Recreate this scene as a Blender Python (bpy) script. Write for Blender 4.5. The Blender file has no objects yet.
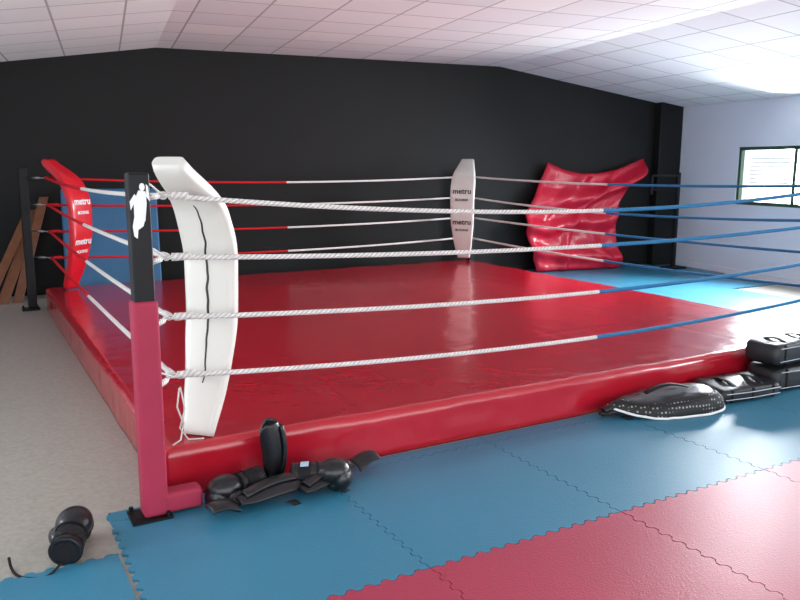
import bpy, bmesh, math, random
from mathutils import Vector, Matrix, noise
random.seed(4)
scene=bpy.context.scene
COL=scene.collection
# ------------------------------------------------------------------ materials
def nt(m): return m.node_tree.nodes, m.node_tree.links
def mat(name,col,rough=.5,spec=.5,coat=0,metal=0,noise_scale=None,noise_amt=.15,bump=0,bump_scale=50,sheen=0):
    m=bpy.data.materials.new(name); m.use_nodes=True
    N,L=nt(m); b=N['Principled BSDF']
    b.inputs['Base Color'].default_value=(*col,1); b.inputs['Roughness'].default_value=rough
    b.inputs['Specular IOR Level'].default_value=spec; b.inputs['Coat Weight'].default_value=coat
    b.inputs['Metallic'].default_value=metal
    b.inputs['Coat Roughness'].default_value=.15
    tc=N.new('ShaderNodeTexCoord')
    ns=N.new('ShaderNodeTexNoise'); ns.inputs['Scale'].default_value=noise_scale or 6; ns.inputs['Detail'].default_value=5
    L.new(tc.outputs['Object'],ns.inputs['Vector'])
    mx=N.new('ShaderNodeMix'); mx.data_type='RGBA'
    mx.inputs[6].default_value=(*[c*(1-noise_amt) for c in col],1); mx.inputs[7].default_value=(*[min(1,c*(1+noise_amt)) for c in col],1)
    L.new(ns.outputs['Fac'],mx.inputs[0]); L.new(mx.outputs[2],b.inputs['Base Color'])
    if bump:
        n2=N.new('ShaderNodeTexNoise'); n2.inputs['Scale'].default_value=bump_scale; n2.inputs['Detail'].default_value=4
        L.new(tc.outputs['Object'],n2.inputs['Vector'])
        bp=N.new('ShaderNodeBump'); bp.inputs['Strength'].default_value=bump; bp.inputs['Distance'].default_value=.01
        L.new(n2.outputs['Fac'],bp.inputs['Height']); L.new(bp.outputs[0],b.inputs['Normal'])
    return m
def vinyl(name,col,rough=.3,s1=2.2,strength=.35,dist=.03,coat=.25):
    m=mat(name,col,rough,.5,coat,noise_scale=1.5,noise_amt=.12)
    N,L=nt(m); b=N['Principled BSDF']; tc=[n for n in N if n.type=='TEX_COORD'][0]
    n1=N.new('ShaderNodeTexNoise'); n1.inputs['Scale'].default_value=s1; n1.inputs['Detail'].default_value=6; n1.inputs['Distortion'].default_value=1.2
    n2=N.new('ShaderNodeTexNoise'); n2.inputs['Scale'].default_value=s1*6; n2.inputs['Detail'].default_value=3
    ad=N.new('ShaderNodeMath'); ad.operation='MULTIPLY_ADD'; ad.inputs[1].default_value=.18
    L.new(tc.outputs['Object'],n1.inputs['Vector']); L.new(tc.outputs['Object'],n2.inputs['Vector'])
    L.new(n2.outputs['Fac'],ad.inputs[0]); L.new(n1.outputs['Fac'],ad.inputs[2])
    bp=N.new('ShaderNodeBump'); bp.inputs['Strength'].default_value=strength; bp.inputs['Distance'].default_value=dist
    L.new(ad.outputs[0],bp.inputs['Height']); L.new(bp.outputs[0],b.inputs['Normal'])
    if coat: L.new(bp.outputs[0],b.inputs['Coat Normal'])
    return m
def ropemat(name,col):
    m=mat(name,col,.7,.2,noise_scale=40,noise_amt=.08)
    N,L=nt(m); b=N['Principled BSDF']
    uv=N.new('ShaderNodeUVMap'); sp=N.new('ShaderNodeSeparateXYZ'); L.new(uv.outputs[0],sp.inputs[0])
    a=N.new('ShaderNodeMath'); a.operation='MULTIPLY'; a.inputs[1].default_value=2*math.pi*3; L.new(sp.outputs[0],a.inputs[0])
    c=N.new('ShaderNodeMath'); c.operation='MULTIPLY_ADD'; c.inputs[1].default_value=2*math.pi/.026; L.new(sp.outputs[1],c.inputs[0]); L.new(a.outputs[0],c.inputs[2])
    s=N.new('ShaderNodeMath'); s.operation='SINE'; L.new(c.outputs[0],s.inputs[0])
    bp=N.new('ShaderNodeBump'); bp.inputs['Strength'].default_value=.5; bp.inputs['Distance'].default_value=.003
    L.new(s.outputs[0],bp.inputs['Height']); L.new(bp.outputs[0],b.inputs['Normal'])
    mr=N.new('ShaderNodeMapRange'); mr.inputs[1].default_value=-1; mr.inputs[3].default_value=.65; mr.inputs[4].default_value=1.03
    L.new(s.outputs[0],mr.inputs[0])
    old=[l for l in L if l.to_socket==b.inputs['Base Color']][0].from_socket
    mu=N.new('ShaderNodeVectorMath'); mu.operation='SCALE'; L.new(old,mu.inputs[0]); L.new(mr.outputs[0],mu.inputs['Scale']); L.new(mu.outputs[0],b.inputs['Base Color'])
    return m
M={}
M['canvas']=vinyl('red_canvas_vinyl',(.44,.008,.022),.25,1.8,.28,.02,coat=.6)
M['redpad']=vinyl('red_pad_vinyl',(.60,.008,.02),.3,5,.15)
M['redcrash']=vinyl('red_crash_vinyl',(.58,.012,.04),.24,3,.35,.025)
M['bluepad']=vinyl('blue_pad_vinyl',(.008,.03,.09),.4,4,.1)
M['whitepad']=vinyl('white_pad_vinyl',(.68,.66,.61),.42,4,.12)
M['pink']=mat('crimson_post_padding',(.36,.026,.065),.6,.3,bump=.1,bump_scale=150)
M['postblack']=mat('black_post_paint',(.006,.006,.008),.5,.25)
M['blackleather']=mat('black_leather',(.006,.006,.008),.33,.5,.15,bump=.2,bump_scale=60)
M['blackmatte']=mat('black_fabric',(.008,.008,.010),.75,.3,bump=.3,bump_scale=120)
M['greyvinyl']=mat('dark_grey_vinyl',(.012,.014,.016),.45,.45,.05,bump=.3,bump_scale=18)
M['white']=mat('white_print',(.8,.8,.8),.5)
M['dark']=mat('dark_print',(.02,.02,.02),.5)
M['steel']=mat('steel',(.35,.35,.36),.35,metal=1)
M['wood']=mat('brown_wood',(.16,.055,.02),.5,noise_scale=12,noise_amt=.4)
M['ropew']=ropemat('white_rope',(.82,.79,.76)); M['ropeb']=ropemat('blue_rope',(.03,.20,.42)); M['roper']=ropemat('red_rope',(.65,.012,.02))
M['blackwall']=mat('black_wall_paint',(.0058,.0062,.0062),.6,.28,noise_scale=1.2,noise_amt=.3,bump=.08,bump_scale=30)
M['whitewall']=mat('white_wall_paint',(.64,.71,.79),.8,.2,noise_scale=2,noise_amt=.04,bump=.1,bump_scale=60)
M['green']=mat('green_window_frame',(.03,.08,.05),.4)
M['slat']=mat('shutter_slat',(.80,.85,.80),.5)
def matmat(name,col):
    m=mat(name,col,.42,.42,noise_scale=1.3,noise_amt=.12)
    N,L=nt(m); b=N['Principled BSDF']; tc=[n for n in N if n.type=='TEX_COORD'][0]
    v=N.new('ShaderNodeTexVoronoi'); v.inputs['Scale'].default_value=140; L.new(tc.outputs['Object'],v.inputs['Vector'])
    bp=N.new('ShaderNodeBump'); bp.inputs['Strength'].default_value=.25; bp.inputs['Distance'].default_value=.003
    L.new(v.outputs['Distance'],bp.inputs['Height']); L.new(bp.outputs[0],b.inputs['Normal']); return m
M['matblue']=matmat('blue_foam_mat',(.035,.19,.30)); M['matred']=matmat('red_foam_mat',(.38,.036,.075))
# lino floor
m=mat('speckled_lino',(.46,.42,.36),.42,.45,noise_scale=1.0,noise_amt=.06); M['lino']=m
N,L=nt(m); b=N['Principled BSDF']; tc=[n for n in N if n.type=='TEX_COORD'][0]
n2=N.new('ShaderNodeTexNoise'); n2.inputs['Scale'].default_value=45; n2.inputs['Detail'].default_value=6; L.new(tc.outputs['Object'],n2.inputs['Vector'])
cr=N.new('ShaderNodeValToRGB'); cr.color_ramp.elements[0].position=.32; cr.color_ramp.elements[0].color=(.33,.305,.265,1); cr.color_ramp.elements[1].position=.66; cr.color_ramp.elements[1].color=(.40,.375,.33,1)
L.new(n2.outputs['Fac'],cr.inputs[0]); L.new(cr.outputs[0],b.inputs['Base Color'])
# ceiling tiles : UV carries wall-frame metres
m=bpy.data.materials.new('ceiling_tiles'); m.use_nodes=True; M['ceil']=m
N,L=nt(m); b=N['Principled BSDF']; b.inputs['Roughness'].default_value=.85
uv=N.new('ShaderNodeUVMap'); br=N.new('ShaderNodeTexBrick'); br.offset=0; br.inputs['Scale'].default_value=1
br.inputs['Brick Width'].default_value=.6; br.inputs['Row Height'].default_value=.6; br.inputs['Mortar Size'].default_value=.010; br.inputs['Mortar Smooth'].default_value=.1
br.inputs['Color1'].default_value=(.85,.85,.83,1); br.inputs['Color2'].default_value=(.75,.76,.76,1); br.inputs['Mortar'].default_value=(.42,.41,.40,1)
L.new(uv.outputs[0],br.inputs['Vector']); L.new(br.outputs['Color'],b.inputs['Base Color'])
bp=N.new('ShaderNodeBump'); bp.inputs['Strength'].default_value=.5; bp.inputs['Distance'].default_value=.006; bp.invert=True
L.new(br.outputs['Fac'],bp.inputs['Height']); L.new(bp.outputs[0],b.inputs['Normal'])

# ------------------------------------------------------------------ mesh helpers
def obj(name,bm,mats,parent=None,smooth=False):
    me=bpy.data.meshes.new(name); bmesh.ops.recalc_face_normals(bm,faces=bm.faces[:]); bm.to_mesh(me); bm.free()
    for x in (mats if isinstance(mats,list) else [mats]): me.materials.append(x)
    if smooth:
        for q in me.polygons: q.use_smooth=True
    o=bpy.data.objects.new(name,me); COL.objects.link(o)
    if parent: o.parent=parent
    return o
def empty(name,loc=(0,0,0),rot=0):
    o=bpy.data.objects.new(name,None); o.location=loc; o.rotation_euler[2]=rot; o.empty_display_size=.1; COL.objects.link(o); return o
def hexa(bm,P,mi=0):
    vs=[bm.verts.new(p) for p in P]
    for f in [(0,1,2,3),(4,5,6,7),(0,1,5,4),(1,2,6,5),(2,3,7,6),(3,0,4,7)]:
        bm.faces.new([vs[i] for i in f]).material_index=mi
def box(bm,c,s,M4=None,mi=0):
    P=[Vector((c[0]+dx*s[0]/2,c[1]+dy*s[1]/2,c[2]+dz*s[2]/2)) for dz in(-1,1) for dx,dy in((-1,-1),(1,-1),(1,1),(-1,1))]
    if M4: P=[M4@p for p in P]
    hexa(bm,P,mi)
def bevel(o,w=.01,seg=3):
    b=o.modifiers.new('bevel','BEVEL'); b.width=w; b.segments=seg; b.limit_method='ANGLE'; return o
def tube(bm,pts,rad,mi=lambda i:0,seg=10,closed=False,caps=True):
    pts=[Vector(p) for p in pts]; n=len(pts); uvl=bm.loops.layers.uv.verify()
    rings=[];ln=[0]
    for i in range(1,n): ln.append(ln[-1]+(pts[i]-pts[i-1]).length)
    up=Vector((0,0,1)); prev=None
    for i,p in enumerate(pts):
        if closed: t=(pts[(i+1)%n]-pts[i-1])
        else: t=pts[min(i+1,n-1)]-pts[max(i-1,0)]
        t.normalize()
        if prev is None:
            x=t.cross(up if abs(t.z)<.9 else Vector((1,0,0))).normalized()
        else: x=(prev-t*prev.dot(t)).normalized()
        prev=x; y=t.cross(x)
        r=rad(i/(n-1)) if callable(rad) else rad
        rings.append([bm.verts.new(p+x*math.cos(2*math.pi*k/seg)*r+y*math.sin(2*math.pi*k/seg)*r) for k in range(seg)])
    rng=range(n if closed else n-1)
    for i in rng:
        A=rings[i];B=rings[(i+1)%n]
        for k in range(seg):
            f=bm.faces.new([A[k],A[(k+1)%seg],B[(k+1)%seg],B[k]]); f.material_index=mi(i); f.smooth=True
            l0=ln[i]; l1=ln[i+1] if i+1<n else ln[i]+.01
            for lp,(a,bb) in zip(f.loops,[(k,l0),(k+1,l0),(k+1,l1),(k,l1)]): lp[uvl].uv=(a/seg,bb)
    if caps and not closed:
        bm.faces.new(rings[0]).material_index=mi(0); bm.faces.new(rings[-1]).material_index=mi(n-2)
def textobj(body,size,mtx,material,parent,name):
    c=bpy.data.curves.new(name,'FONT'); c.body=body; c.size=size; c.extrude=.0015; c.align_x='CENTER'; c.offset=size*.02
    o=bpy.data.objects.new(name,c); COL.objects.link(o); c.materials.append(material)
    o.matrix_world=mtx; 
    if parent: o.parent=parent
    return o

# ------------------------------------------------------------------ room frame
W=-.1535; A=Vector((-.465,6.54,0)); D=Vector((math.cos(W),math.sin(W),0)); NI=Vector((math.sin(W),-math.cos(W),0)) # NI: into the room
def WP(s,t,z): return A+D*s+NI*t+Vector((0,0,z))
S0,S1=-1.3,9.62; T1=13.0; ZF=-.012; ZL=2.43; ZH=2.90; SA,SB=1.88,6.5
def wbox(bm,s0,s1,t0,t1,z0,z1,mi=0):
    hexa(bm,[WP(s,t,z) for z in(z0,z1) for s,t in((s0,t0),(s1,t0),(s1,t1),(s0,t1))],mi)
bm=bmesh.new(); wbox(bm,S0-.2,S1+.2,-.2,T1,ZF-.1,ZF); obj('floor',bm,M['lino'])
# back wall (gable profile)
bm=bmesh.new(); prof=[(S0-.2,ZF),(S1+.2,ZF),(S1+.2,ZL-.03),(SB,ZH),(SA,ZH),(S0-.2,ZL-.03)]
f0=[bm.verts.new(WP(s,0,z+(.03 if z>1 else 0))) for s,z in prof]; f1=[bm.verts.new(WP(s,-.2,z+(.03 if z>1 else 0))) for s,z in prof]
bm.faces.new(f0); bm.faces.new(f1)
for i in range(6): bm.faces.new([f0[i],f0[(i+1)%6],f1[(i+1)%6],f1[i]])
obj('wall_back',bm,M['blackwall'])
# ceiling
bm=bmesh.new(); uvl=bm.loops.layers.uv.verify()
cp=[(S0-.2,ZL-.03),(SA,ZH),(SB,ZH),(S1+.2,ZL-.03)]; acc=0
for i in range(3):
    (a0,z0),(a1,z1)=cp[i],cp[i+1]; ln=math.hypot(a1-a0,z1-z0)
    lo=[bm.verts.new(WP(s,t,z)) for s,t,z in((a0,-.0,z0),(a1,-.0,z1),(a1,T1,z1),(a0,T1,z0))]
    f=bm.faces.new(lo)
    for lp,u in zip(f.loops,[(acc,0),(acc+ln,0),(acc+ln,T1),(acc,T1)]): lp[uvl].uv=u
    hi=[bm.verts.new(v.co+Vector((0,0,.1))) for v in lo]; bm.faces.new(hi)
    for k in range(4): bm.faces.new([lo[k],lo[(k+1)%4],hi[(k+1)%4],hi[k]])
    acc+=ln
obj('ceiling',bm,M['ceil'])
# side walls with windows, most of them unseen and added for light
wins=[(1.34,3.6),(4.6,6.7),(7.8,9.9)]; z0w,z1w=1.0,1.80  # first window is real; the two nearer the camera are added for light
def sidewall(name,sa,sb,wins):
    bm=bmesh.new(); t=0
    for a,b_ in wins+[(T1,T1)]:
        wbox(bm,sa,sb,t,a,ZF,ZL+.02)
        if b_>a: wbox(bm,sa,sb,a,b_,ZF,z0w); wbox(bm,sa,sb,a,b_,z1w,ZL+.02)
        t=b_
    return obj(name,bm,M['whitewall'])
sidewall('wall_right',S1,S1+.2,wins)
sidewall('wall_left',S0-.2,S0,[(5.0,7.5),(8.8,11.5)])  # left windows are unseen, added so light streams in
k=1
for side,lst in ((1,wins),(0,[(5.0,7.5),(8.8,11.5)])):
    for a,b_ in lst:
        bm=bmesh.new(); sc=(S1+.04) if side else (S0-.04); h=.03
        sa,sb=sc-h,sc+h
        wbox(bm,sa,sb,a,b_,z0w,z0w+.045); wbox(bm,sa,sb,a,b_,z1w-.045,z1w)
        for tt in (a,a+(b_-a)*.42,a+(b_-a)*.7,b_-.045): wbox(bm,sa,sb,tt,tt+.045,z0w,z1w)
        for i in range(7):
            zz=z0w+.30+i*.055
            wbox(bm,sc+(.05 if side else -.07),sc+(.07 if side else -.05),a+.12,a+(b_-a)*.36,zz,zz+.018,1)
        obj('window_%d'%k,bm,[M['green'],M['slat']]); k+=1  # first one real, the rest are unseen openings added for light
# trims
bm=bmesh.new(); wbox(bm,S1-.02,S1-.0005,0,T1,ZF,.08); obj('baseboard_right',bm,M['whitewall'])
bm=bmesh.new(); wbox(bm,S0,S1-.03,.0005,.015,ZF,.07); obj('baseboard_back',bm,M['blackwall'])
bm=bmesh.new(); wbox(bm,S1-.42,S1-.001,.001,.16,ZF,ZL+.06); bevel(obj('wall_column',bm,M['blackwall']),.01)
# downlight
bm=bmesh.new(); bmesh.ops.create_cone(bm,cap_ends=True,segments=32,radius1=.10,radius2=.10,depth=.03)
o=obj('ceiling_downlight',bm,M['dark']); o.location=WP(6.0,6.1,ZH-.012)

# ------------------------------------------------------------------ puzzle mats
NT=14
def wave(x):
    x=(x%1.0); q=(x*NT)%1.0
    if x*NT<.5 or x*NT>NT-.5: return 0
    v=math.sin(2*math.pi*q)*2.2
    return .010*max(-1,min(1,v))
def side_pts(a,b,n): return [a+(b-a)*i/n for i in range(n)]
OU,OV=.66,-1.2
def puzzle(bm,u0,u1,v0,v1,mi,teeth='btlr',g=.0022):
    P=[]
    nu=max(8,int(abs(u1-u0)*140)); nv=max(8,int(abs(v1-v0)*140))
    for u in side_pts(u0,u1,nu): P.append((u,v0+g+(wave(u-OU) if 'b' in teeth else 0)))
    for v in side_pts(v0,v1,nv): P.append((u1-g+(wave(v-OV) if 'r' in teeth else 0),v))
    for u in side_pts(u1,u0,nu): P.append((u,v1-g+(wave(u-OU) if 't' in teeth else 0)))
    for v in side_pts(v1,v0,nv): P.append((u0+g+(wave(v-OV) if 'l' in teeth else 0),v))
    top=[bm.verts.new((x,y,0)) for x,y in P]; bot=[bm.verts.new((x,y,ZF+.0005)) for x,y in P]
    bm.faces.new(top).material_index=mi
    for i in range(len(top)):
        bm.faces.new([top[i],top[(i+1)%len(top)],bot[(i+1)%len(top)],bot[i]]).material_index=mi
def clip(bm):
    bmesh.ops.bisect_plane(bm,geom=bm.verts[:]+bm.edges[:]+bm.faces[:],plane_co=WP(S1-.03,0,0),plane_no=D,clear_outer=True)
    bmesh.ops.bisect_plane(bm,geom=bm.verts[:]+bm.edges[:]+bm.faces[:],plane_co=WP(0,.03,0),plane_no=-NI,clear_outer=True)
PE=.105
bm=bmesh.new()
for i in range(-1,9):
    u0=OU+i
    puzzle(bm,u0,u0+1,-1.2,-.2,0)
    puzzle(bm,u0,u0+1,-2.2,-1.2,1)
    puzzle(bm,u0,u0+1,-3.2,-2.2,1)
    if u0<5.3: puzzle(bm,u0,min(u0+1,5.66) if u0<4.6 else 5.66,-.2,-PE,0,'b' if i>-1 else 'bl')
puzzle(bm,-1.34,-.36,-1.5,-.5,0,'tb')
puzzle(bm,-1.34,-.36,-2.5,-1.5,0,'tb')
clip(bm)
obj('puzzle_foam_mats',bm,[M['matblue'],M['matred']])
bm=bmesh.new()
UR=5.26+PE
for j in range(0,7):
    v0=-.2+j
    for i in range(5,10): puzzle(bm,OU+i,OU+i+1,v0,v0+1,0)
    if j<6: puzzle(bm,UR,5.66,max(v0,-PE),v0+1,0,'r')
clip(bm)
obj('puzzle_foam_mats',bm,[M['matblue'],M['matred']])

# ------------------------------------------------------------------ boxing ring
ring=empty('boxing_ring')
S=5.26; HP=.235; E=.074
bm=bmesh.new(); n=150; lo_,hi_=-E,S+E
rr=.022
def topz(x,y):
    e=min(x-lo_,hi_-x,y-lo_,hi_-y)
    z=HP+.005*noise.noise(Vector((x*1.3,y*1.3,0)))+.0025*noise.noise(Vector((x*5,y*2.2,3)))
    k=max(0,1-e/.5)
    z+=k*.006*noise.noise(Vector((x*3.2,y*3.2,7)))+k*.004*noise.noise(Vector((x*9,y*9,1)))
    for g in (1.0,2.05,3.1,4.2):
        z-=.003*math.exp(-((x-g-.02*math.sin(y*2))/.02)**2)+.003*math.exp(-((y-g-.02*math.sin(x*2.3))/.02)**2)
    if e<rr: z-=rr-math.sqrt(max(0,rr*rr-(rr-e)**2))
    return z
G=[[None]*(n+1) for _ in range(n+1)]
for i in range(n+1):
    for j in range(n+1):
        fx=i/n; fy=j/n
        x=lo_+(hi_-lo_)*(fx-.04*math.sin(2*math.pi*fx)-.0+0); y=lo_+(hi_-lo_)*(fy-.04*math.sin(2*math.pi*fy))
        G[i][j]=bm.verts.new((x,y,topz(x,y)))
for i in range(n):
    for j in range(n): bm.faces.new([G[i][j],G[i+1][j],G[i+1][j+1],G[i][j+1]]).smooth=True
edge=[G[i][0] for i in range(n)]+[G[n][j] for j in range(n)]+[G[i][n] for i in range(n,0,-1)]+[G[0][j] for j in range(n,0,-1)]
prev=edge; rows=7
for r_ in range(1,rows+1):
    cur=[]
    for v in edge:
        x,y,z=v.co; f=r_/rows
        nx=(-1 if x<=lo_+1e-5 else (1 if x>=hi_-1e-5 else 0)); ny=(-1 if y<=lo_+1e-5 else (1 if y>=hi_-1e-5 else 0))
        off=.008*noise.noise(Vector((x*3.5,y*3.5,f*1.5)))+.010*noise.noise(Vector((x*10,y*10,f*2+5)))-.002
        zz=z*(1-f)+(ZF+.001)*f
        s_=math.sin(math.pi*min(1,f*1.0))*.7+.3*f
        cur.append(bm.verts.new((x+nx*off*s_,y+ny*off*s_,zz)))
    for k in range(len(edge)):
        bm.faces.new([prev[k],prev[(k+1)%len(edge)],cur[(k+1)%len(edge)],cur[k]]).smooth=True
    prev=cur
bm.faces.new(prev)
obj('canvas_platform',bm,M['canvas'],ring)
# posts
corners={'near':(Vector((0,0,0)),Vector((1,1,0)).normalized()),'right':(Vector((S,0,0)),Vector((-1,1,0)).normalized()),
 'far':(Vector((S,S,0)),Vector((-1,-1,0)).normalized()),'left':(Vector((0,S,0)),Vector((1,-1,0)).normalized())}
RZ=[.557,.832,1.107,1.382]
PB={}
for cn,(c,dv) in corners.items():
    base=c-dv*.283
    if cn=='near': base=base+Vector((.042,-.022,0))
    PB[cn]=base
    bm=bmesh.new(); box(bm,(base.x,base.y,(1.49+ZF)/2+.01),(.085,.085,1.49-ZF-.03))
    bevel(obj('post_'+cn,bm,M['postblack'],ring),.010)
    bm=bmesh.new(); box(bm,(base.x-.02,base.y,ZF+.012),(.17,.15,.02)); 
    for dx in(-.088,.048):
        for dy in(-.06,.06):
            bmesh.ops.create_cone(bm,cap_ends=True,segments=8,radius1=.010,radius2=.010,depth=.025,matrix=Matrix.Translation((base.x+dx,base.y+dy,ZF+.03)))
    obj('post_base_plate_'+cn,bm,M['postblack'],ring)
    if cn=='near':
        bm=bmesh.new(); box(bm,(base.x,base.y,.485),(.105,.105,.95)); bevel(obj('post_lower_padding',bm,M['pink'],ring),.018,4)
        bm=bmesh.new(); box(bm,(base.x+.09,base.y+.0,.058),(.23,.095,.09)); bevel(obj('post_foot_padding',bm,M['pink'],ring),.018,4)
    bm=bmesh.new(); 
    for z in RZ:
        p0=base+dv*.05+Vector((0,0,z)); p1=c+Vector((0,0,z))-dv*.02
        tube(bm,[p0,p0.lerp(p1,.3),p0.lerp(p1,.31),p0.lerp(p1,.7),p0.lerp(p1,.71),p1],lambda f:.013 if .3<f<.7 else .006,seg=8)
        side=Vector((-dv.y,dv.x,0))
        tube(bm,[c+Vector((0,0,z))+dv*.025*math.cos(q)+side*.025*math.sin(q) for q in [i*math.pi/6 for i in range(12)]],.007,closed=True,seg=8)
    obj('turnbuckles_'+cn,bm,M['ropew'] if cn=='near' else M['steel'],ring)
# ropes
sides=[('front','near','right','ropew','ropeb',[.10,.085,.07,.13]),('right','right','far','ropeb','ropew',[.05,.03,.08,.05]),
       ('back','far','left','ropew','roper',[.06,.05,.05,.06]),('left','left','near','roper','ropew',[.02,.03,.03,.04])]
for nm,ca,cb,ma,mb,sag in sides:
    a=corners[ca][0]; b_=corners[cb][0]; bm=bmesh.new(); d=(b_-a).normalized()
    for i,z in enumerate(RZ):
        K=60; pts=[a.lerp(b_,q/K)+Vector((0,0,z-4*sag[i]*(q/K)*(1-q/K))) for q in range(K+1)]
        pts[0]+=d*.02; pts[-1]-=d*.02
        tube(bm,pts,.0125,mi=lambda q:0 if q<30 else 1,seg=10)
        for e0,sgn in((pts[0],1),(pts[-1],-1)):
            mi_=0 if sgn==1 else 1
            tube(bm,[e0+d*sgn*(.0+.012*k) for k in range(8)],lambda f:.019-.003*f,mi=lambda q,mm=mi_:mm,seg=10)
    obj('ropes_'+nm,bm,[M[ma],M[mb]],ring)
bm=bmesh.new()
tube(bm,[(0.02,-.02,.5),(0.0,-.05,.42),(.03,-.03,.33),(.01,-.05,.26),(-.03,-.06,.245)],.004,seg=6)
tube(bm,[(0.03,-.0,.5),(0.04,-.03,.40),(.02,.0,.30),(.05,-.03,.25),(.12,-.04,.245)],.004,seg=6)
for z in RZ:
    tube(bm,[(0,0,z),(-.03,-.04,z+.015),(-.08,-.11,z+.05),(-.11,-.15,z+.06)],.005,seg=6)
obj('tie_strings',bm,M['ropew'],ring)
# corner pads
def interp(T,x):
    for (a0,v0),(a1,v1) in zip(T,T[1:]):
        if x<=a1: f=(x-a0)/(a1-a0); return v0+(v1-v0)*f
    return T[-1][1]
OFF=[(0,.22),(.2,.33),(.42,.40),(.68,.41),(.86,.31),(.97,.08),(1,.03)]
WID=[(0,.14),(.12,.20),(.35,.265),(.72,.285),(.84,.27),(1,.14)]
def smoothT(T,x,h=.05): return sum(interp(T,min(1,max(0,x+k*h/2))) for k in(-2,-1,0,1,2))/5
PZ={'near':(.238,1.535),'far':(.30,1.60),'left':(.25,1.56),'right':(.25,1.50)}
def padframe(cn,f):
    c,dv=corners[cn]; z0,z1=PZ[cn]; k=.72 if cn=='right' else 1
    def P(f):
        f_=min(1,max(0,f)); q=c+dv*(smoothT(OFF,f_)*k-.02)+Vector((0,0,z0+(z1-z0)*f))
        if cn=='near': q+=Vector((-.03,-.11,0))*(1-f_)**1.6
        return q
    p=P(f); t=(P(min(1,f+.01))-P(max(0,f-.01))).normalized(); sd=Vector((-dv.y,dv.x,0)); nrm=sd.cross(t)
    if nrm.dot(dv)<0: nrm=-nrm
    return p,t,sd,nrm.normalized()
def pad(nm,cn,material,txtmat):
    bm=bmesh.new(); NS=48; K=28; rings=[]; ww=1.15 if cn!='near' else 1.0
    for i in range(NS+1):
        f=i/NS; p,t,sd,nr=padframe(cn,f); w=smoothT(WID,f,.03)/2*ww; th=.036
        e=min(f,1-f)/.02; sc=1 if e>=1 else .75+.25*math.sqrt(max(0,1-(1-e)**2)); ring_=[]
        for k in range(K):
            q=2*math.pi*k/K; cx,sx=math.cos(q),math.sin(q)
            x=math.copysign(abs(cx)**.28,cx)*w; y=math.copysign(abs(sx)**.5,sx)*th*sc
            ring_.append(bm.verts.new(p+sd*x+nr*y))
        rings.append(ring_)
    for i in range(NS):
        for k in range(K): bm.faces.new([rings[i][k],rings[i][(k+1)%K],rings[i+1][(k+1)%K],rings[i+1][k]]).smooth=True
    bm.faces.new(rings[0]); bm.faces.new(rings[-1])
    obj(nm,bm,material,ring)
    if txtmat:
        for f,tx,sz in((.66,'metru',.10),(.59,'BOXING',.045),(.36,'metru',.10),(.29,'BOXING',.045)):
            p,t,sd,nr=padframe(cn,f); xa=t.cross(nr)
            mt=Matrix((xa,t,nr)).transposed().to_4x4(); mt.translation=p+nr*.039
            textobj(tx,sz,mt,txtmat,ring,nm+'_lettering')
pad('corner_pad_near','near',M['whitepad'],None)
pad('corner_pad_far','far',M['whitepad'],M['dark'])
pad('corner_pad_left','left',M['redpad'],M['white'])
pad('corner_pad_right','right',M['bluepad'],None)
bm=bmesh.new(); pts=[]
for i in range(60):
    f=.17+.69*i/59; p,t,sd,nr=padframe('near',f); pts.append(p-nr*.036+sd*(.010*noise.noise(Vector((f*22,0,0)))+.012*noise.noise(Vector((f*7,3,0)))))
tube(bm,pts,lambda f:.0055*(.6+.6*math.sin(math.pi*f)),seg=6); obj('pad_zipper',bm,M['dark'],ring)
# emblem on near post (boxer silhouette)
base=PB['near']
bm=bmesh.new()
def poly(P,y,mi=0):
    bm.faces.new([bm.verts.new((base.x+x*.85,y,z)) for x,z in P])
y=base.y-.0437
circ=[(.012+.013*math.cos(q),1.428+.016*math.sin(q)) for q in [i*math.pi/6 for i in range(12)]]
poly(circ,y)
poly([(-.03,1.30),(.02,1.29),(.03,1.36),(.028,1.41),(-.005,1.415),(-.03,1.37)],y-.0003)
poly([(.02,1.40),(.045,1.37),(.04,1.43),(.03,1.44),(.03,1.40)],y-.0006)
poly([(-.025,1.40),(-.048,1.37),(-.045,1.335),(-.03,1.36),(-.015,1.39)],y-.0009)
poly([(-.03,1.31),(.02,1.30),(.01,1.27),(-.015,1.255),(-.02,1.22),(-.035,1.23),(-.04,1.27)],y-.0012)
obj('post_emblem',bm,M['white'],ring)

# ------------------------------------------------------------------ red crash mat leaning on wall
def sheetobj(name,outline_fn,nu,nv,material,thick):
    bm=bmesh.new(); F=[];B=[]
    for i in range(nu+1):
        F.append([]);B.append([])
        for j in range(nv+1):
            u=i/nu;v=j/nv; p,nrm=outline_fn(u,v)
            e=min(u,1-u,v,1-v); th=thick*min(1,math.sqrt(e/.03)) if e<.03 else thick
            th=max(th,.012)
            F[-1].append(bm.verts.new(p+nrm*th)); B[-1].append(bm.verts.new(p-nrm*th*.3))
    for i in range(nu):
        for j in range(nv):
            bm.faces.new([F[i][j],F[i+1][j],F[i+1][j+1],F[i][j+1]]).smooth=True
            bm.faces.new([B[i][j],B[i][j+1],B[i+1][j+1],B[i+1][j]]).smooth=True
    for i in range(nu):
        for j in (0,nv): bm.faces.new([F[i][j],F[i+1][j],B[i+1][j],B[i][j]]).smooth=True
    for j in range(nv):
        for i in (0,nu): bm.faces.new([F[i][j],F[i][j+1],B[i][j+1],B[i][j]]).smooth=True
    return obj(name,bm,material)
Lft=[(0,7.05),(.25,6.90),(.5,6.82),(.75,7.05),(1,7.28)]; Rgt=[(0,8.50),(.3,8.42),(.55,8.42),(.75,8.68),(1,8.98)]
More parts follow.
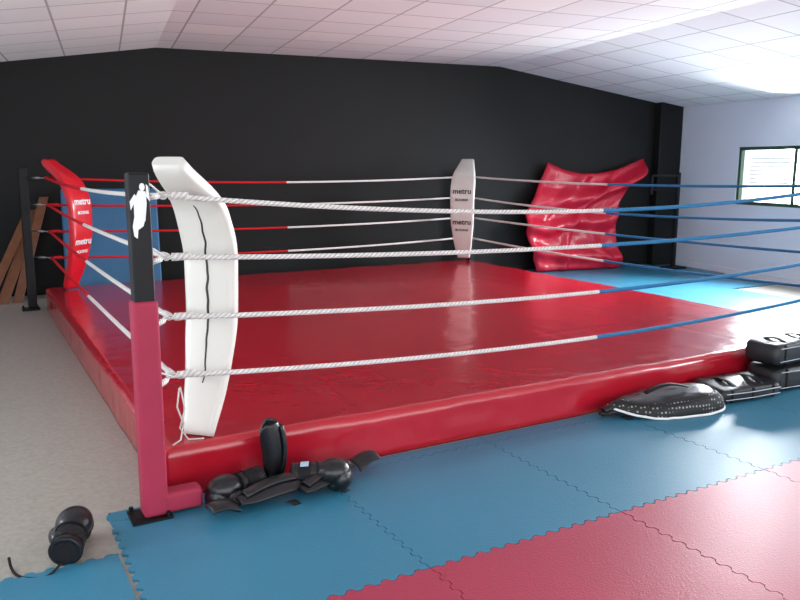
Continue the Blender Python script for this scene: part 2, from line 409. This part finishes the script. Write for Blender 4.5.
def crash(u,v):
    l=smoothT(Lft,v,.1); r=smoothT(Rgt,v,.1); s=l+(r-l)*u
    top=1.58-.19*math.sin(math.pi*u**.9)+.07*u
    z=ZF+.02+(top-ZF-.02)*v
    t=.16*(1-v)+.13
    def ridge(d,w):
        q=max(0,1-abs(d)/w); return q*q*(3-2*q)
    t+=.18*ridge(v-.66-.20*u,.14)*(.3+u)
    t+=.10*ridge(v-.44-.06*u+.03*math.sin(u*9),.10)*(1-.4*u)+.08*ridge(v-.20+.10*u,.10)
    t+=.05*ridge((u-.3)-.5*(v-.8),.10)*v+.045*ridge(u-.72+.5*(v-.3),.08)*(1-v)+.04*ridge(u-.45-.4*(v-.4),.06)
    t+=.03*noise.noise(Vector((u*6,v*5,0)))+.008*noise.noise(Vector((u*15,v*14,4)))
    return WP(s,max(.10,t),z),NI
sheetobj('red_crash_mat',crash,80,66,M['redcrash'],.045)
# blue gym mat leaning on wall
bm=bmesh.new()
s0,s1=.73,1.80; b0,b1=.34,.05; th=.08; zt=1.24
hexa(bm,[WP(s0,b0,ZF),WP(s1,b0,ZF),WP(s1,b0+th,ZF),WP(s0,b0+th,ZF),WP(s0,b1,zt),WP(s1,b1,zt),WP(s1,b1+th,zt),WP(s0,b1+th,zt)])
bevel(obj('blue_gym_mat',bm,mat('blue_mat_cover',(.035,.15,.30),.5)),.02,3)
# planks
for i,(sb,st,tb,zt,w) in enumerate([(.02,.40,.55,1.0,.12),(.18,.50,.50,1.15,.10),(-.12,.30,.62,.92,.10)]):
    bm=bmesh.new(); 
    hexa(bm,[WP(sb,tb,ZF),WP(sb+w,tb,ZF),WP(sb+w,tb+.03,ZF),WP(sb,tb+.03,ZF),WP(st,.02+.035*i,zt),WP(st+w,.02+.035*i,zt),WP(st+w,.05+.035*i,zt),WP(st,.05+.035*i,zt)])
    bevel(obj('wooden_plank',bm,M['wood']),.004,2)
# slim black stand by the column: upright, short arms
bm=bmesh.new()
wbox(bm,9.22,9.27,.55,.60,.0,1.44); wbox(bm,8.75,9.27,.56,.59,1.38,1.41); wbox(bm,8.78,9.27,.56,.59,1.18,1.20)
wbox(bm,9.1,9.40,.45,.70,0,.025)
wbox(bm,8.75,8.78,.56,.59,1.12,1.41)
obj('equipment_stand',bm,M['blackmatte'])

# ------------------------------------------------------------------ gear
def TR(x,y,z,rx=0,ry=0,rz=0):
    return Matrix.Translation((x,y,z))@Matrix.Rotation(rz,4,'Z')@Matrix.Rotation(ry,4,'Y')@Matrix.Rotation(rx,4,'X')
R=math.radians
def shin_guard(mtx,L_=.36,w0=.05,w1=.075,foot=True,span0=62,name='shin_guard',straps=True):
    bm=bmesh.new(); NL,NA=24,14; g=[]
    for i in range(NL+1):
        f=i/NL; row=[]
        rad=w0+(w1-w0)*math.sin(f*1.5); span=R(span0)*(1-.45*abs(2*f-1)**3)
        for k in range(NA+1):
            q=-span+2*span*k/NA
            row.append(bm.verts.new((f*L_,rad*math.sin(q)*1.1,rad*math.cos(q)-.03+.02*math.sin(f*math.pi))))
        g.append(row)
    for i in range(NL):
        for k in range(NA): bm.faces.new([g[i][k],g[i+1][k],g[i+1][k+1],g[i][k+1]])
    rid=[]
    for i in range(15):
        f=.08+.84*i/14; rad=w0+(w1-w0)*math.sin(f*1.5)
        rid.append([bm.verts.new((f*L_,yy,rad-.03+.02*math.sin(f*math.pi)+zz)) for yy,zz in((-.028,.008),(-.014,.020),(.014,.020),(.028,.008))])
    for i in range(14):
        for k in range(3): bm.faces.new([rid[i][k],rid[i+1][k],rid[i+1][k+1],rid[i][k+1]])
    if foot:
        h=[]
        for i in range(9):
            f=i/8; row=[]
            for k in range(NA+1):
                q=-1.0+2.0*k/NA; rad=.052-.016*f
                row.append(bm.verts.new((-.012-.13*f,rad*math.sin(q)*1.2,rad*math.cos(q)*.8-.03+.035*math.sin(f*2.2))))
            h.append(row)
        for i in range(8):
            for k in range(NA): bm.faces.new([h[i][k],h[i+1][k],h[i+1][k+1],h[i][k+1]])
    o=obj(name,bm,M['blackleather'],smooth=True)
    s=o.modifiers.new('s','SOLIDIFY'); s.thickness=.02; s.offset=0
    b=o.modifiers.new('b','SUBSURF'); b.levels=1; b.render_levels=2
    if straps:
        bm=bmesh.new()
        for xc,sg in((.3*L_,1),(.7*L_,-1)):
            prev=None
            for j in range(12):
                f=j/11; yy=sg*(w1*.9+.06*f); zz=-.02+.02*math.sin(f*3.0)-.02*f
                vs=[bm.verts.new((xc+dx+.03*f*f,yy,zz)) for dx in(-.018,.018)]
                if prev: bm.faces.new([prev[0],vs[0],vs[1],prev[1]])
                prev=vs
        c=obj('straps',bm,M['blackmatte'],o,True); s=c.modifiers.new('s','SOLIDIFY'); s.thickness=.004
    o.matrix_world=mtx; return o
def glove(mtx,name='boxing_glove',sc=1.0,label=None,tail=False):
    # axis +Z : cuff (z=0) to fist (z=.29); thumb on +X side; palm faces -Y
    bm=bmesh.new()
    def sph(loc,s,rot=Matrix.Identity(4)):
        bmesh.ops.create_uvsphere(bm,u_segments=28,v_segments=18,radius=1,matrix=Matrix.Translation(loc)@rot@Matrix.Diagonal((*s,1)))
    sph((0,.012,.195),(.072,.062,.085))
    sph((0,-.022,.232),(.068,.060,.058))
    sph((0,-.045,.205),(.060,.038,.045))
    sph((.066,-.030,.165),(.030,.034,.058),Matrix.Rotation(.35,4,'Y'))
    sph((.060,-.048,.205),(.026,.028,.040),Matrix.Rotation(-.2,4,'Y'))
    bmesh.ops.create_cone(bm,cap_ends=True,segments=28,radius1=.060,radius2=.053,depth=.15,matrix=Matrix.Translation((0,.004,.075)))
    o=obj(name,bm,M['blackleather'],smooth=True)
    r=o.modifiers.new('r','REMESH'); r.mode='VOXEL'; r.voxel_size=.005; r.use_smooth_shade=True
    s=o.modifiers.new('s','SMOOTH'); s.factor=.5; s.iterations=4
    bm=bmesh.new()
    for z,rd in((.006,.0045),(.125,.004)):
        tube(bm,[(.059*math.cos(q),.004+.059*math.sin(q),z) for q in [i*math.pi/12 for i in range(24)]],rd,closed=True,seg=8)
    ring_=[]
    for i in range(24):
        q=i*math.pi/12; ring_.append([bm.verts.new((.0605*math.cos(q),.004+.0605*math.sin(q),z)) for z in(.035,.095)])
    for i in range(24):
        a,b_=ring_[i],ring_[(i+1)%24]; bm.faces.new([a[0],b_[0],b_[1],a[1]])
    c=obj('wrist_band',bm,M['blackmatte'],o,True)
    bm=bmesh.new(); bmesh.ops.create_circle(bm,cap_ends=True,segments=24,radius=.046,matrix=Matrix.Translation((0,.004,-.0035)))
    obj('cuff_lining',bm,M['blackmatte'],o)
    if label:
        bm=bmesh.new()
        pr=None
        for i in range(8):
            q=R(60)+R(60)*i/7; vs=[bm.verts.new((.0625*math.cos(q),.004+.0625*math.sin(q),z)) for z in(.045,.085)]
            if pr: bm.faces.new([pr[0],vs[0],vs[1],pr[1]])
            pr=vs
        obj('label',bm,label,o,True)
    o.matrix_world=mtx@Matrix.Scale(sc,4)
    if tail:   # loose end of the wrist strap, given in world space, joined to the cuff
        bm=bmesh.new(); prev=None; inv=o.matrix_world.inverted()
        P=[Vector(q) for q in tail]; fine=[]
        for i in range(len(P)-1):
            p0=P[max(0,i-1)];p1=P[i];p2=P[i+1];p3=P[min(len(P)-1,i+2)]
            for k in range(6):
                t=k/6; fine.append(.5*((2*p1)+(p2-p0)*t+(2*p0-5*p1+4*p2-p3)*t*t+(3*p1-p0-3*p2+p3)*t**3))
        tube(bm,[inv@q for q in fine+[P[-1]]],.0055,seg=6)
        obj('strap_end',bm,M['blackmatte'],o,True)
    return o
pale=mat('pale_blue_label',(.45,.62,.75),.4)
# pile in front of the near corner
glove(TR(.33,-.22,.066,R(90),0,R(-76)),sc=.98)
shin_guard(TR(.17,-.38,.035,R(6),0,R(12)),.32,.05,.068)
shin_guard(TR(.415,-.20,.05,0,R(-87),R(160)),.28,.036,.050,foot=False,span0=160,straps=False)
glove(TR(.47,-.27,.068,R(86),0,R(62)),sc=.98,label=pale)
shin_guard(TR(.80,-.24,.04,R(-14),R(6),R(186)),.30,.05,.06)
shin_guard(TR(.46,-.40,.035,R(4),0,R(22)),.26,.045,.055,foot=False)
shin_guard(TR(2.50,-.20,.03,0,R(0),R(-8)),.20,.03,.04,foot=False,name='small_dark_gear')  # small shin-guard shape standing in for dark straps
# lone glove lying by the mat edge
glove(TR(-.55,-.50,.050,R(84),0,R(163)),sc=1.0,
      tail=[(-.57,-.52,.02),(-.62,-.545,-.004),(-.68,-.53,-.004),(-.72,-.48,-.004),(-.735,-.42,.0),(-.74,-.39,.03)])

# body shield : thick black cushion, net-covered sides, white piping, one pointed end
meshm=mat('black_mesh_fabric',(.02,.02,.022),.6)
N,L=nt(meshm); b=N['Principled BSDF']; tc=[q for q in N if q.type=='TEX_COORD'][0]
ck=N.new('ShaderNodeTexVoronoi'); ck.inputs['Scale'].default_value=42; ck.inputs['Randomness'].default_value=.15; L.new(tc.outputs['Object'],ck.inputs['Vector'])
cr=N.new('ShaderNodeValToRGB'); cr.color_ramp.elements[0].color=(.32,.32,.31,1); cr.color_ramp.elements[0].position=.14; cr.color_ramp.elements[1].position=.36; cr.color_ramp.elements[1].color=(.004,.004,.005,1)
L.new(ck.outputs['Distance'],cr.inputs[0]); L.new(cr.outputs[0],b.inputs['Base Color'])
def shield(mtx):
    K=64; a_,b_=.40,.155
    def pt(q,rf,z):
        cx,sx=math.cos(q),math.sin(q); ex=.62 if cx>0 else .95
        x=math.copysign(abs(cx)**ex,cx)*a_*rf; y=math.copysign(abs(sx)**.75,sx)*b_*rf*(1-.55*max(0,-cx)**2)
        fx=(x/a_)
        return Vector((x,y,z*(.75+.30*fx)+.40*max(0,-x-.05)**2+.006*noise.noise(Vector((x*14,y*14,z*10)))))
    bm=bmesh.new()
    prof=[(.3,.150),(.55,.146),(.74,.134),(.87,.110),(.96,.075),(1.0,.040),(.99,.012),(.93,0),(.5,0)]
    prev=None
    for ri,(rf,z) in enumerate(prof):
        cur=[bm.verts.new(pt(2*math.pi*k/K,rf,z)) for k in range(K)]
        if prev:
            for k in range(K):
                fc=bm.faces.new([prev[k],prev[(k+1)%K],cur[(k+1)%K],cur[k]]); fc.smooth=True; fc.material_index=1 if ri<=2 else 0
        else:
            fc=bm.faces.new(cur); fc.smooth=True; fc.material_index=1
        prev=cur
    bm.faces.new(prev)
    o=obj('body_shield_pad',bm,[meshm,M['blackleather']])
    bm=bmesh.new(); tube(bm,[pt(2*math.pi*k/K,1.0,.016) for k in range(K)],.008,closed=True,seg=8)
    obj('piping',bm,M['white'],o,True)
    bm=bmesh.new(); tube(bm,[pt(2*math.pi*k/K,.81,.124) for k in range(K)],.0035,closed=True,seg=8)
    obj('seam',bm,M['greyvinyl'],o,True)
    bm=bmesh.new()
    prev=None
    for i in range(13):
        f=i/12; q=Vector((-.16+.30*f,.0,.128+.035*math.sin(math.pi*f)+.02*f)); vs=[bm.verts.new(q+Vector((0,dy,0))) for dy in(-.018,.018)]
        if prev: bm.faces.new([prev[0],vs[0],vs[1],prev[1]])
        prev=vs
    h=obj('handle',bm,M['blackmatte'],o,True); s=h.modifiers.new('s','SOLIDIFY'); s.thickness=.006
    o.matrix_world=mtx
shield(TR(2.96,-.29,.012,R(6),0,R(-14)))
def thai_pad(mtx,sx,sy,sz):
    bm=bmesh.new(); K=44; rings=[]
    prof=[(.86,0),(.96,.04),(1,.2),(1.012,.5),(1,.8),(.96,.95),(.88,1.0),(.6,1.03),(.25,1.045)]
    for rf,zf in prof:
        ring_=[]
        for k in range(K):
            q=2*math.pi*k/K; cx,sn=math.cos(q),math.sin(q)
            x=math.copysign(abs(cx)**.22,cx)*sx/2*rf; y=math.copysign(abs(sn)**.3,sn)*sy/2*rf
            nz=.006*noise.noise(Vector((x*9+sx*7,y*9,zf*3)))
            ring_.append(bm.verts.new((x+nz,y+nz,zf*sz+(nz if zf>.1 else 0))))
        rings.append(ring_)
    for a,b_ in zip(rings,rings[1:]):
        for k in range(K): bm.faces.new([a[k],a[(k+1)%K],b_[(k+1)%K],b_[k]]).smooth=True
    bm.faces.new(rings[0]); bm.faces.new(rings[-1])
    o=obj('kick_pad',bm,M['greyvinyl'])
    bm=bmesh.new()
    for x in(-sx*.22,sx*.22):     # flat webbing handles
        prev=None
        for i in range(11):
            f=i/10; vs=[bm.verts.new((x+dx,-sy*.34+sy*.68*f,sz*1.03+.020*math.sin(math.pi*f)-.002)) for dx in(-.02,.02)]
            if prev: bm.faces.new([prev[0],vs[0],vs[1],prev[1]])
            prev=vs
    h=obj('handles',bm,M['blackmatte'],o,True); s=h.modifiers.new('s','SOLIDIFY'); s.thickness=.006
    bm=bmesh.new()
    for x in(-sx*.34,0,sx*.34): box(bm,(x,0,sz*.52),(.022,sy+.014,sz*.94))
    bevel(obj('straps',bm,M['blackmatte'],o),.01,2)
    bm=bmesh.new(); h=sx/2
    for z in(.03,sz-.02):
        tube(bm,[(-h+.03,-sy/2-.006,z),(0,-sy/2-.008,z-.004),(h-.03,-sy/2-.006,z)],.0025,seg=6)
    obj('edge_piping',bm,M['whitewall'],o)
    o.matrix_world=mtx; return o
thai_pad(TR(3.66,-.275,.014,R(5),0,R(-6)),.54,.28,.09)
thai_pad(TR(4.24,-.27,.003,0,0,R(-3)),.60,.27,.16)
thai_pad(TR(4.17,-.26,.195,0,0,R(3)),.58,.26,.14)

# ------------------------------------------------------------------ light
w=bpy.data.worlds.new('daylight'); scene.world=w; w.use_nodes=True
bg=w.node_tree.nodes['Background']; bg.inputs[0].default_value=(.94,.97,1,1); bg.inputs[1].default_value=3.7
def area(name,loc,dirv,sx,sy,power,col=(.9,.96,1),spread=180):
    l=bpy.data.lights.new(name,'AREA'); l.shape='RECTANGLE'; l.size=sx; l.size_y=sy; l.energy=power; l.color=col; l.spread=math.radians(spread)
    o=bpy.data.objects.new(name,l); COL.objects.link(o); o.location=loc; o.rotation_euler=Vector(dirv).to_track_quat('-Z','Z').to_euler()
for i,(a_,b_) in enumerate(wins):
    area('window_daylight',WP(S1+.25,(a_+b_)/2,1.4),-D+NI*(.25 if i==0 else 0)+Vector((0,0,-.35 if i==0 else -.1)),b_-a_,.8,[720,230,230][i],spread=[110,180,180][i])  # daylight of the real first window, then added lamps at the unseen ones
for i,(a_,b_) in enumerate([(5.0,7.5),(8.8,11.5)]):
    area('window_daylight',WP(S0-.25,(a_+b_)/2,1.4),D+Vector((0,0,.12)),b_-a_,.8,150)  # added lamps outside the made-up left windows
# ------------------------------------------------------------------ camera
f=769.64;p=.1719;r=.0039;a=1.0531
R0=Vector((math.sin(a),-math.cos(a),0)); F0=Vector((math.cos(a),math.sin(a),0)); Z=Vector((0,0,1))
F=F0*math.cos(p)-Z*math.sin(p); U=F0*math.sin(p)+Z*math.cos(p)
RR=R0*math.cos(r)+U*math.sin(r); U2=-R0*math.sin(r)+U*math.cos(r)
cd=bpy.data.cameras.new('camera'); co=bpy.data.objects.new('camera',cd); COL.objects.link(co)
mt=Matrix((RR,U2,-F)).transposed().to_4x4(); mt.translation=Vector((-.7945,-3.5113,1.5141)); co.matrix_world=mt
cd.sensor_width=36; cd.lens=f*36/800; scene.camera=co
scene.view_settings.view_transform='Standard'
